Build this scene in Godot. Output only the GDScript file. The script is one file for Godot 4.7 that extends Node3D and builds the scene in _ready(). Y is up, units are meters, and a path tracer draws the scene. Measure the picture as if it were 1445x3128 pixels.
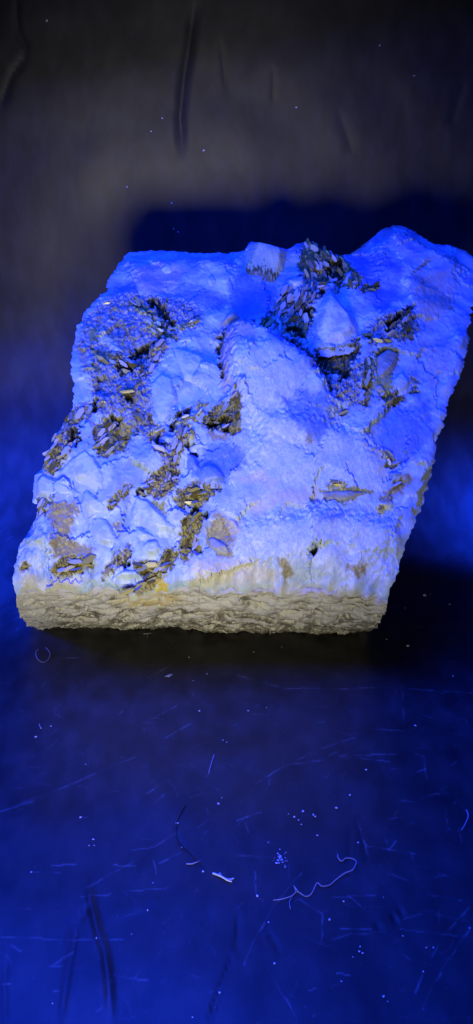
extends Node3D

# A mineral specimen on a creased black sheet, under blue lamps and one white lamp.
# Lengths in lists are tenths of a millimetre. The specimen's broad face has its own axes: s across, t up the slope.

const FACE_AT := Vector3(0, 0.0417, -0.265)
const FACE_UP := Vector3(0, 0.64279, -0.76604)
const FACE_OUT := Vector3(0, 0.76604, 0.64279)
const FACE_LONG := 0.140
const BULGE := 0.015
const SHEET_FLAT := 0.375          # length of the flat part of the sheet, from z = 0.02 back
const SHEET_BEND := 0.075          # radius of the bend where it turns up
const SHEET_ALL := 0.98

var rng := RandomNumberGenerator.new()
var used_names := {}

var bottom_edge := PackedFloat32Array([-747, -12, -661, 5, -528, 2, -434, 15, -354, -15, -220, 12, -127, 0, 7, 5, 140, -3, 247, 0, 354, 7, 434, -12, 514, -25])
var top_edge := PackedFloat32Array([-424, 1397, -393, 1397, -331, 1409, -283, 1409, -244, 1400, -149, 1397, -55, 1395, -8, 1395, 39, 1409, 59, 1475, 103, 1459, 166, 1428, 209, 1409, 247, 1465, 277, 1485, 310, 1459, 346, 1403, 375, 1374, 417, 1368, 453, 1374, 486, 1392, 525, 1459, 566, 1532, 616, 1598, 670, 1625, 701, 1613, 734, 1568, 761, 1508, 797, 1465, 850, 1449, 899, 1418, 929, 1368, 951, 1305])
var left_edge := PackedFloat32Array([-747, -12, -758, 15, -751, 55, -742, 105, -727, 143, -696, 162, -684, 201, -671, 227, -680, 292, -692, 339, -683, 366, -663, 380, -648, 428, -633, 470, -610, 535, -572, 595, -568, 649, -575, 713, -589, 796, -589, 866, -578, 959, -562, 1018, -539, 1080, -506, 1124, -488, 1146, -493, 1192, -467, 1279, -444, 1360, -424, 1397])
var right_edge := PackedFloat32Array([514, -25, 518, 6, 535, 37, 548, 74, 569, 131, 604, 220, 628, 266, 655, 346, 674, 414, 689, 485, 713, 543, 737, 626, 758, 672, 801, 762, 825, 848, 846, 959, 878, 1080, 915, 1169, 951, 1305])
var contact_edge := PackedFloat32Array([-811, -3042, -774, -3031, -665, -3034, -539, -3028, -398, -3023, -274, -3039, -132, -3014, -54, -3006, 85, -3001, 179, -3003, 317, -2990, 442, -2998, 513, -3006])

func list_minerals() -> void:
	mineral("milk", [-48, 633, 147, 713, 419, 558, 494, 386, 523, 227, 528, 37, 140, 6, -100, 37, -74, 201, 7, 359])
	mineral("milk", [-50, 884, 65, 940, 149, 813, 173, 649, 7, 649, -35, 745])
	mineral("shade_blue", [434, 1363, 479, 1379, 580, 1347, 638, 1251, 594, 1089, 537, 1013, 452, 1125])
	mineral("shade_blue", [-28, 1181, 12, 1230, 164, 1174, 135, 1053, 83, 994, 36, 965, -27, 1065])
	mineral("shade_blue", [-467, 1104, -451, 1183, -319, 1225, -136, 1154, -28, 1104, -60, 1031, -208, 1104, -359, 1149, -418, 1041, -461, 1031])
	mineral("shade_blue", [102, 865, 174, 887, 240, 842, 291, 786, 320, 732, 260, 724, 202, 778, 158, 808, 130, 838])
	mineral("druse", [-561, 1013, -499, 1073, -405, 1127, -318, 1118, -194, 1091, -119, 1039, -130, 956, -212, 917, -259, 879, -279, 798, -301, 756, -334, 708, -321, 667, -505, 667, -520, 798, -567, 879])
	mineral("druse", [-514, 734, -311, 734, -296, 654, -288, 565, -224, 522, -234, 468, -303, 492, -360, 522, -408, 577, -483, 584, -503, 647])
	mineral("druse", [133, 996, 171, 1041, 203, 1016, 174, 919, 217, 901, 258, 847, 302, 812, 321, 769, 320, 732, 291, 786, 243, 829, 188, 883, 132, 938])
	mineral("druse", [286, 843, 322, 762, 371, 730, 442, 814, 447, 776, 442, 686, 435, 616, 393, 616, 348, 638, 328, 708])
	mineral("druse", [468, 966, 561, 1015, 660, 1032, 684, 966, 645, 893, 588, 873, 496, 914])
	mineral("gold", [-391, 1091, -339, 1056, -313, 1030, -262, 964, -218, 901, -229, 894, -284, 917, -328, 956, -324, 1005, -368, 1030])
	mineral("brown", [-284, 981, -254, 961, -216, 900, -230, 896, -260, 933])
	mineral("brown", [-407, 1088, -381, 1088, -339, 1062, -285, 1001, -287, 981, -333, 1031, -375, 1062, -397, 1062])
	mineral("dark", [-326, 1099, -300, 1093, -257, 1031, -221, 957, -232, 952, -263, 1001, -297, 1041, -317, 1062])
	mineral("gold", [-225, 957, -189, 971, -157, 996, -128, 986, -146, 966, -171, 957, -203, 933])
	mineral("pale", [-493, 964, -461, 922, -415, 867, -399, 836, -442, 849, -471, 867, -498, 885, -498, 931])
	mineral("grey", [-539, 955, -499, 950, -498, 894, -523, 885, -539, 917])
	mineral("purple", [-490, 969, -471, 960, -432, 917, -386, 863, -367, 836, -381, 827, -414, 863, -461, 922])
	mineral("brown", [-521, 858, -491, 840, -441, 832, -397, 810, -357, 789, -373, 755, -401, 747, -419, 768, -449, 789, -477, 793, -507, 823])
	mineral("dark", [-417, 793, -382, 793, -364, 780, -377, 755, -401, 751, -420, 770])
	mineral("dark", [-361, 863, -330, 876, -298, 885, -294, 876, -322, 854, -349, 832, -366, 823, -377, 827])
	mineral("brown", [-511, 780, -482, 763, -489, 755, -510, 755, -523, 739, -521, 763])
	mineral("streak", [-285, 917, -260, 908, -244, 863, -264, 832, -291, 789, -314, 747, -330, 734, -355, 734, -350, 784, -321, 832, -297, 867])
	mineral("purple", [-593, 880, -565, 885, -533, 832, -526, 739, -544, 739, -551, 793])
	mineral("brown", [-441, 577, -400, 577, -378, 547, -346, 511, -369, 479, -396, 450, -426, 447, -442, 433, -470, 436, -484, 457, -481, 475, -496, 507, -478, 551])
	mineral("dark", [-431, 573, -414, 573, -409, 555, -423, 555])
	mineral("brown", [-404, 661, -377, 689, -342, 669, -348, 654, -375, 630, -396, 654])
	mineral("dark", [-393, 654, -365, 650, -368, 630, -378, 634])
	mineral("purple", [-547, 634, -520, 642, -500, 592, -491, 544, -507, 526, -519, 562, -541, 588])
	mineral("dark", [-499, 642, -485, 630, -487, 607, -493, 592, -501, 607])
	mineral("streak", [-564, 615, -525, 622, -539, 565, -554, 522, -541, 486, -594, 416, -620, 376, -663, 381, -656, 427, -637, 486, -612, 547])
	mineral("brown", [-652, 447, -612, 447, -581, 447, -619, 378, -663, 381, -661, 419])
	mineral("brown", [-592, 577, -569, 604, -564, 570, -580, 547, -590, 544])
	mineral("dark", [-574, 504, -549, 540, -543, 486, -565, 457])
	mineral("streak", [-353, 592, -312, 604, -290, 555, -283, 540, -296, 533, -318, 570, -345, 562])
	mineral("gold", [-296, 526, -272, 540, -255, 529, -282, 518, -292, 500, -302, 507])
	mineral("streak", [-298, 497, -268, 518, -261, 482, -230, 468, -246, 433, -270, 440, -301, 482])
	mineral("dark", [-268, 504, -250, 472, -260, 447, -274, 475])
	mineral("cavity", [-237, 555, -204, 597, -156, 619, -152, 593, -183, 582, -207, 559, -212, 512, -230, 526])
	mineral("gold", [-210, 552, -183, 582, -142, 570, -155, 552, -169, 544, -189, 541, -206, 537])
	mineral("gold", [-149, 612, -129, 631, -105, 623, -122, 612, -115, 593, -131, 570, -145, 578, -125, 597, -136, 616])
	mineral("gold", [-169, 544, -152, 544, -155, 522, -144, 497, -164, 479, -168, 497, -161, 512])
	mineral("brown", [-114, 567, -94, 597, -53, 627, -19, 631, -1, 670, 12, 593, 12, 541, 5, 512, -25, 512, -53, 530, -83, 530, -107, 541, -121, 555])
	mineral("dark", [-100, 552, -80, 567, -46, 574, -25, 563, -29, 522, -49, 541, -80, 537])
	mineral("purple", [-107, 519, -80, 526, -25, 508, -39, 483, -80, 494])
	mineral("streak", [-189, 541, -168, 522, -171, 476, -204, 433, -200, 365, -203, 334, -274, 334, -261, 378, -231, 433, -215, 483])
	mineral("brown", [-254, 382, -228, 406, -203, 344, -213, 334, -267, 334, -264, 358])
	mineral("dark", [-234, 375, -213, 365, -200, 341, -237, 338])
	mineral("dark", [-174, 472, -140, 469, -132, 437, -150, 440, -171, 465])
	mineral("shade_blue", [-93, 483, -25, 483, 22, 455, 29, 406, -11, 378, -38, 338, -126, 334, -153, 365, -167, 433, -126, 427])
	mineral("brown", [-683, 287, -656, 287, -626, 287, -625, 271, -645, 251, -641, 232, -667, 229, -675, 261])
	mineral("purple", [-622, 274, -548, 274, -534, 245, -553, 213, -573, 171, -565, 133, -605, 120, -622, 130, -606, 168, -627, 213, -637, 232])
	mineral("purple", [-632, 223, -549, 234, -559, 154, -476, 126, -488, 93, -618, 87, -625, 154, -607, 171])
	mineral("purple", [-420, 203, -396, 209, -383, 190, -396, 171, -413, 187])
	mineral("brown", [-434, 258, -421, 281, -395, 301, -378, 327, -358, 324, -378, 301, -391, 287, -407, 271, -420, 248])
	mineral("dark", [-340, 320, -320, 317, -316, 303, -336, 303])
	mineral("streak", [-303, 347, -270, 367, -206, 367, -199, 340, -245, 284, -269, 287, -299, 307])
	mineral("brown", [-205, 284, -199, 307, -165, 327, -132, 337, -58, 330, -58, 317, -85, 297, -111, 271, -145, 264, -192, 261])
	mineral("dark", [-165, 264, -138, 257, -128, 238, -98, 241, -101, 231, -145, 235, -148, 251])
	mineral("brown", [-188, 170, -181, 209, -151, 238, -111, 238, -118, 212, -138, 170, -131, 145, -117, 114, -147, 120, -177, 82, -191, 120, -187, 145])
	mineral("brown", [-217, 126, -204, 117, -201, 92, -231, 67, -267, 48, -287, 48, -261, 82, -237, 117])
	mineral("brown", [-340, 82, -294, 89, -267, 79, -284, 51, -327, 51])
	mineral("purple", [-104, 170, -71, 235, 6, 206, 16, 183, -17, 139, -11, 98, -27, 89, -64, 101, -97, 133])
	mineral("tan", [-31, 206, 6, 206, 13, 180, -14, 164, -24, 190])
	mineral("grey", [-296, 274, -245, 271, -228, 231, -255, 244])
	mineral("dark", [-377, 120, -364, 107, -364, 76, -377, 70])
	mineral("tan", [-144, 89, -111, 92, 19, 79, -11, 51, -51, 64, -77, 48, -161, 48])
	mineral("haze", [-65, 887, -44, 952, 3, 976, 53, 948, 74, 874, 73, 829, 59, 778, 45, 834, 10, 829, -22, 778, -25, 724, -15, 680, -56, 680, -68, 786])
	mineral("brown", [78, 967, 108, 1006, 141, 1026, 137, 996, 125, 957, 104, 962])
	mineral("streak", [138, 1067, 166, 1121, 292, 1121, 325, 1121, 267, 1062, 240, 1052, 242, 1001, 201, 976, 186, 957, 178, 919, 150, 929, 133, 996])
	mineral("brown", [241, 1057, 292, 1052, 278, 991, 254, 929, 252, 883, 217, 901, 185, 919, 186, 962, 227, 986, 242, 1011])
	mineral("dark", [241, 1057, 292, 1052, 271, 1006, 241, 986])
	mineral("dark", [190, 957, 226, 952, 245, 892, 196, 919])
	mineral("purple", [-69, 943, -34, 981, -51, 957, -62, 905, -83, 883, -97, 878, -90, 896])
	mineral("streak", [297, 1151, 339, 1216, 468, 1216, 459, 1158, 427, 1177, 385, 1171, 383, 1133, 343, 1151, 300, 1127])
	mineral("dark", [295, 1145, 322, 1158, 324, 1120, 300, 1120])
	mineral("cavity", [286, 843, 342, 858, 406, 873, 444, 914, 443, 834, 409, 795, 391, 735, 371, 730, 353, 758, 303, 762, 288, 795])
	mineral("dark", [357, 767, 401, 776, 391, 735, 371, 733])
	mineral("dark", [294, 795, 324, 805, 319, 776, 299, 776])
	mineral("brown", [457, 929, 481, 924, 503, 898, 550, 893, 557, 883, 485, 873, 463, 903])
	mineral("streak", [558, 982, 579, 993, 619, 1032, 700, 1096, 663, 1061, 642, 1015, 628, 966, 633, 934, 605, 893, 566, 893, 545, 924])
	mineral("dark", [554, 982, 620, 1038, 696, 1096, 699, 1087, 617, 1015, 572, 966, 549, 934])
	mineral("brown", [448, 786, 490, 834, 486, 776, 472, 659, 450, 604, 442, 604, 449, 659, 440, 717])
	mineral("grey", [490, 834, 548, 873, 586, 848, 578, 805, 545, 730, 545, 668, 495, 659, 477, 690, 489, 753])
	mineral("brown", [498, 651, 542, 672, 584, 668, 582, 642, 558, 621, 539, 621, 525, 587, 510, 587, 523, 625])
	mineral("brown", [603, 672, 632, 694, 638, 677, 614, 668])
	mineral("purple", [612, 744, 639, 739, 645, 712, 613, 703])
	mineral("brown", [240, 1296, 277, 1473, 321, 1446, 362, 1384, 422, 1343, 451, 1266, 473, 1215, 455, 1161, 412, 1167, 387, 1174, 350, 1208, 309, 1194, 280, 1222, 255, 1244])
	mineral("dark", [361, 1304, 402, 1319, 414, 1244, 393, 1194, 352, 1244])
	mineral("dark", [298, 1147, 320, 1161, 318, 1115, 293, 1128])
	mineral("streak", [144, 1065, 181, 1167, 255, 1244, 308, 1244, 302, 1141, 238, 1065, 244, 1005, 192, 971, 151, 1005])
	mineral("purple", [646, 1216, 669, 1230, 731, 1309, 762, 1309, 737, 1287, 657, 1203])
	mineral("brown", [472, 1163, 511, 1176, 541, 1189, 530, 1157, 472, 1125])
	mineral("purple", [766, 1077, 801, 1065, 801, 1030, 772, 1030])
	mineral("shade_blue", [195, 623, 217, 670, 237, 662, 271, 631, 292, 654, 318, 615, 326, 540, 302, 515, 275, 540, 255, 577, 215, 589])
	mineral("tan", [264, 321, 286, 310, 300, 280, 285, 259, 263, 251])
	mineral("tan", [40, 270, 86, 285, 148, 315, 217, 315, 279, 323, 294, 293, 224, 270, 140, 270, 78, 225, 55, 225])
	mineral("tan", [2, 354, 87, 385, 140, 338, 117, 315])
	mineral("tan", [432, 470, 463, 482, 492, 462, 505, 411, 512, 377, 496, 362, 474, 385, 490, 411, 469, 439, 435, 446])
	mineral("gold", [492, 462, 512, 474, 526, 450, 558, 411, 542, 400, 516, 392, 506, 427])
	mineral("brown", [521, 419, 544, 427, 558, 411, 542, 400, 516, 394])
	mineral("grey", [280, 314, 338, 325, 391, 325, 469, 315, 412, 295, 390, 277, 363, 264, 338, 280, 308, 277])
	mineral("gold", [305, 328, 324, 343, 365, 340, 372, 325, 331, 321])
	mineral("shade_blue", [285, 215, 318, 233, 374, 237, 340, 212, 340, 198, 281, 198])
	mineral("purple", [472, 291, 502, 306, 537, 336, 563, 355, 586, 370, 604, 351, 573, 310, 531, 291, 520, 266, 486, 266])
	mineral("brown", [537, 336, 556, 351, 571, 351, 559, 332, 540, 328])
	mineral("gold", [486, 266, 516, 266, 501, 255, 486, 237, 475, 244])
	mineral("grey", [670, 408, 667, 366, 652, 325, 620, 266, 597, 223, 597, 251, 618, 310, 635, 366])
	mineral("tan", [709, 687, 743, 706, 746, 651, 713, 634])
	mineral("dark", [254, 112, 267, 137, 274, 125, 261, 105])
	mineral("brown", [359, 596, 377, 608, 383, 593, 366, 589])
	mineral("purple", [237, 519, 264, 519, 263, 461, 239, 465])
	mineral("brown", [-606, 76, -559, 99, -488, 93, -487, 71, -558, 43, -606, 38, -618, 54])
	mineral("streak", [-446, 49, -393, 110, -369, 132, -369, 93, -416, 60, -446, 32])
	mineral("brown", [-404, -6, -322, 16, -304, 43, -262, 49, -239, 93, -198, 121, -203, 87, -262, 32, -286, 0, -357, -22])
	mineral("brown", [-339, 71, -298, 87, -268, 71, -292, 38, -328, 43])
	mineral("brown", [-724, 71, -707, 76, -701, 60, -724, 54])
	mineral("yellow", [-274, 32, -239, 32, -227, -11, -209, -27, -245, -33, -274, 0])
	mineral("tan", [-724, 49, -653, 32, -535, 38, -541, -11, -647, -27, -730, -11])
	mineral("tan", [-535, -22, -464, -6, -381, -17, -310, -6, -280, 0, -262, -33, -464, -44])
	mineral("purple", [-90, 25, -70, 40, 30, 74, 26, 53, -57, 25])
	mineral("purple", [363, 74, 436, 74, 436, 47, 409, 28])
	mineral("purple", [140, 90, 173, 93, 189, 53, 163, 22])
	mineral("tan", [-117, 78, -50, 78, 56, 90, 136, 53, 149, 28, 43, 16, -77, 16, -157, 4, -157, 28])
	mineral("tan", [136, 16, 243, 19, 376, 4, 482, -21, 482, -57, 136, -57])
	mineral("tan", [-157, 4, 43, -3, 136, 16, 136, -57, -157, -57])
	mineral("cavity", [-71, 848, -62, 912, -36, 959, 7, 994, 65, 986, 7, 974, -33, 936, -50, 880, -55, 813, -41, 713, -55, 729])
	mineral("cavity", [137, 928, 207, 873, 276, 822, 324, 754, 338, 672, 326, 649, 312, 729, 261, 792, 192, 841])
	mineral("shade_blue", [145, 633, 255, 603, 315, 521, 279, 470, 199, 528])
	mineral("haze", [-403, 1241, -301, 1319, -190, 1241, -245, 1124, -364, 1124])
	mineral("haze", [674, 1216, 798, 1241, 819, 1080, 716, 959, 652, 1038])
	mineral("shade_blue", [503, 603, 671, 633, 676, 499, 576, 400, 484, 470])
	mineral("haze", [665, 884, 769, 921, 766, 762, 676, 696])
	mass(45, [240, 1296, 276, 1464, 321, 1446, 362, 1384, 422, 1343, 442, 1266, 413, 1181, 350, 1208, 309, 1194, 255, 1244])
	mass(95, [-67, 848, -43, 940, 7, 974, 65, 968, 137, 921, 235, 848, 289, 796, 335, 713, 366, 603, 347, 470, 224, 428, 88, 456, -7, 572, -54, 713])
	mass(25, [62, 603, 323, 572, 459, 543, 494, 386, 411, 319, 141, 292, 34, 359])
	mass(25, [-47, 227, 276, 266, 557, 227, 541, 74, 341, 12, -47, 37])
	mass(45, [508, 1374, 586, 1498, 672, 1532, 794, 1403, 894, 1266, 819, 1080, 677, 1124, 533, 1169])
	mass(25, [-456, 1319, -305, 1374, 8, 1346, 8, 1169, -140, 1080, -394, 1124])
	mass(30, [-742, 74, -663, 188, -583, 162, -608, 49])

func list_crystals() -> void:
	crystal("book", 60, [41, 1383, 49, 1435, 63, 1455, 145, 1426, 209, 1392, 184, 1257, 161, 1163, 103, 1180, 20, 1218, 27, 1295])
	crystal("white", 62, [344, 1128, 372, 1119, 393, 1071, 437, 1003, 451, 944, 442, 903, 400, 862, 352, 853, 304, 835, 283, 848, 281, 939, 294, 1037, 317, 1095])
	crystal("smoky", 26, [491, 819, 545, 860, 580, 835, 573, 795, 543, 726, 511, 703, 485, 721, 490, 767])
	crystal("smoky", 18, [480, 699, 511, 703, 542, 659, 492, 651, 476, 677])
	crystal("white", 18, [546, 721, 584, 758, 611, 712, 600, 668, 546, 659])
	crystal("white", 34, [-361, 252, -341, 299, -298, 288, -227, 223, -190, 197, -203, 162, -243, 162, -260, 156, -313, 191, -317, 200, -357, 216])
	crystal("white", 24, [-326, 134, -303, 153, -263, 159, -253, 124, -266, 93, -309, 90])
	crystal("white", 22, [-343, 200, -313, 191, -260, 159, -296, 149, -326, 137, -343, 165])
	crystal("white", 38, [-612, 375, -569, 426, -515, 461, -474, 426, -438, 358, -431, 313, -447, 280, -515, 330, -589, 352])
	crystal("white", 42, [-686, 336, -678, 355, -662, 372, -583, 352, -526, 308, -536, 275, -619, 267, -681, 291])
	crystal("white", 28, [-531, 302, -510, 324, -447, 280, -430, 259, -441, 226, -485, 216, -530, 264])
	crystal("white", 30, [-495, 226, -465, 236, -431, 223, -404, 175, -384, 144, -417, 115, -467, 125, -497, 175])
	crystal("white", 26, [-674, 213, -631, 220, -607, 169, -609, 125, -666, 115, -729, 122, -706, 153])
	crystal("white", 20, [-414, 33, -385, 61, -332, 61, -320, 36, -367, 22])
	crystal("white", 22, [-304, 708, -267, 753, -225, 728, -205, 653, -221, 580, -261, 547, -289, 588, -302, 653])
	crystal("white", 20, [-228, 868, -133, 831, -85, 795, -79, 733, -125, 699, -183, 719, -220, 817])
	crystal("blue", 20, [-126, 396, -92, 409, -58, 392, -38, 358, -45, 331, -125, 328, -132, 358])
	crystal("blue", 26, [-177, 454, -133, 430, -119, 392, -125, 358, -149, 355, -169, 406])
	crystal("white", 16, [-157, 469, -127, 486, -93, 476, -113, 460, -140, 460])
	crystal("white", 14, [-262, 501, -242, 508, -215, 497, -221, 476, -241, 465])
	crystal("white", 16, [143, 994, 156, 1009, 173, 970, 170, 908, 149, 918])
	crystal("smoky", 24, [-62, 970, -30, 1019, -5, 1034, 21, 999, 28, 965, -8, 977, -33, 960])
	crystal("white", 22, [182, 1200, 218, 1221, 257, 1229, 264, 1194, 241, 1153, 206, 1160])
	crystal("white", 18, [404, 1194, 421, 1243, 445, 1261, 443, 1214, 425, 1187])
	crystal("white", 18, [338, 1180, 357, 1200, 382, 1187, 381, 1153, 358, 1153])
	crystal("white", 22, [-20, 1334, 7, 1379, 34, 1366, 29, 1287, -2, 1272])
	crystal("blue", 16, [513, 378, 562, 389, 574, 367, 553, 348, 512, 348])
	crystal("white", 14, [520, 1410, 552, 1453, 604, 1444, 582, 1345, 550, 1361])
	crystal("white", 14, [-293, 1259, -269, 1291, -237, 1272, -243, 1228, -280, 1222])
	crystal("white", 12, [-118, 1204, -96, 1228, -69, 1198, -76, 1151, -109, 1157])
	crystal("smoky", 20, [-104, 162, -77, 168, -24, 137, -14, 102, -27, 85, -64, 96, -94, 127])
	crystal("smoky", 14, [285, 306, 337, 317, 389, 318, 463, 309, 410, 291, 373, 267, 336, 275, 306, 275])
	crystal("white", 14, [299, 253, 318, 282, 336, 282, 365, 246, 339, 235, 306, 238])

func list_dust() -> void:
	speck("sheet", 347, 2325, 3.2)
	speck("sheet", 300, 2272, 4.4)
	speck("sheet", 199, 2258, 4.4)
	speck("sheet", 172, 2236, 3.1)
	speck("sheet", 184, 2223, 2.5)
	speck("sheet", 229, 2244, 3.1)
	speck("sheet", 234, 2237, 3.1)
	speck("sheet", 11, 2244, 2.5)
	speck("sheet", 56, 1951, 4.1)
	speck("sheet", 287, 1933, 2.9)
	speck("sheet", 244, 1875, 3.4)
	speck("sheet", 350, 2137, 3.1)
	speck("sheet", 315, 1794, 2.3)
	speck("sheet", 311, 1780, 2.8)
	speck("sheet", 319, 1775, 2.8)
	speck("sheet", 95, 1746, 3.3)
	speck("sheet", 257, 1696, 2.2)
	speck("sheet", 355, 1656, 3.3)
	speck("sheet", 363, 1643, 2.2)
	speck("sheet", 463, 1723, 2.2)
	speck("sheet", 501, 1791, 2.3)
	speck("sheet", 429, 1825, 2.3)
	speck("sheet", 606, 1849, 2.3)
	speck("sheet", 84, 1867, 2.3)
	speck("sheet", 12, 1731, 2.2)
	speck("sheet", 235, 2164, 2.5)
	speck("sheet", 396, 1946, 1.8)
	speck("sheet", 293, 1764, 1.7)
	speck("sheet", 191, 2206, 2.5)
	speck("sheet", 673, 2202, 3.8)
	speck("sheet", 155, 2247, 1.9)
	speck("sheet", 483, 1791, 2.3)
	speck("sheet", -55, 2289, 3.8)
	speck("sheet", -463, 2234, 3.8)
	speck("sheet", -414, 2149, 3.1)
	speck("sheet", -423, 2126, 1.8)
	speck("sheet", -408, 2126, 1.8)
	speck("sheet", -684, 2206, 3.2)
	speck("sheet", -93, 2033, 3.5)
	speck("sheet", -41, 1666, 3.2)
	speck("sheet", -91, 1750, 2.8)
	speck("sheet", -104, 1758, 2.2)
	speck("sheet", -229, 1994, 1.8)
	speck("sheet", -236, 1905, 2.9)
	speck("sheet", -360, 1820, 2.8)
	speck("sheet", -104, 1603, 2.1)
	speck("sheet", -50, 1627, 1.6)
	speck("sheet", -441, 1638, 1.6)
	speck("sheet", -570, 2031, 2.4)
	speck("sheet", -45, 2313, 1.9)
	speck("sheet", -174, 2211, 4.3)
	speck("sheet", -157, 2119, 1.8)
	speck("sheet", -271, 1831, 1.7)
	speck("shadow", 783, 3468, 8.5)
	speck("shadow", 873, 3398, 5.1)
	speck("shadow", 653, 3108, 7.0)
	speck("shadow", 579, 3151, 3.9)
	speck("shadow", 728, 3207, 3.2)
	speck("sheet", 603, 2646, 4.2)
	speck("sheet", 40, 2724, 2.8)
	speck("sheet", 410, 2435, 3.3)
	speck("shadow", 686, 3371, 3.3)
	speck("shadow", 320, 3154, 2.3)
	speck("shadow", 65, 3069, 2.3)
	speck("shadow", 172, 3101, 2.3)
	speck("shadow", 787, 2920, 3.0)
	speck("sheet", 104, 2741, 2.1)
	speck("shadow", 808, 3477, 2.6)
	speck("shadow", 536, 2966, 3.8)
	speck("sheet", -665, 2590, 4.1)
	speck("sheet", -656, 2633, 2.8)
	speck("sheet", -625, 2644, 2.8)
	speck("shadow", -422, 3180, 3.1)
	speck("shadow", -340, 3134, 3.9)
	speck("shadow", -260, 3094, 2.3)
	speck("sheet", -128, 2723, 3.5)
	speck("shadow", -108, 2932, 2.9)
	speck("shadow", -156, 2892, 2.2)
	speck("shadow", -178, 3034, 2.3)
	speck("sheet", -279, 2454, 3.3)
	speck("shadow", -588, 3231, 2.4)
	speck("sheet", -32, 2564, 2.0)
	speck("sheet", -45, 2574, 2.7)
	speck("sheet", -482, 2460, 2.0)
	speck("backdrop", 304, 6262, 7.4)
	speck("backdrop", 748, 6105, 13.2)
	speck("backdrop", 256, 5982, 7.4)
	speck("backdrop", -142, 5810, 7.4)
	speck("backdrop", -289, 5591, 7.5)
	speck("backdrop", -485, 5659, 5.6)
	speck("backdrop", -369, 5887, 5.6)
	speck("backdrop", 595, 6218, 5.6)
	speck("backdrop", -319, 5940, 5.6)
	speck("backdrop", -264, 5465, 5.6)
	speck("backdrop", -780, 6309, 7.5)
	speck("backdrop", -284, 5479, 5.6)

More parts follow.
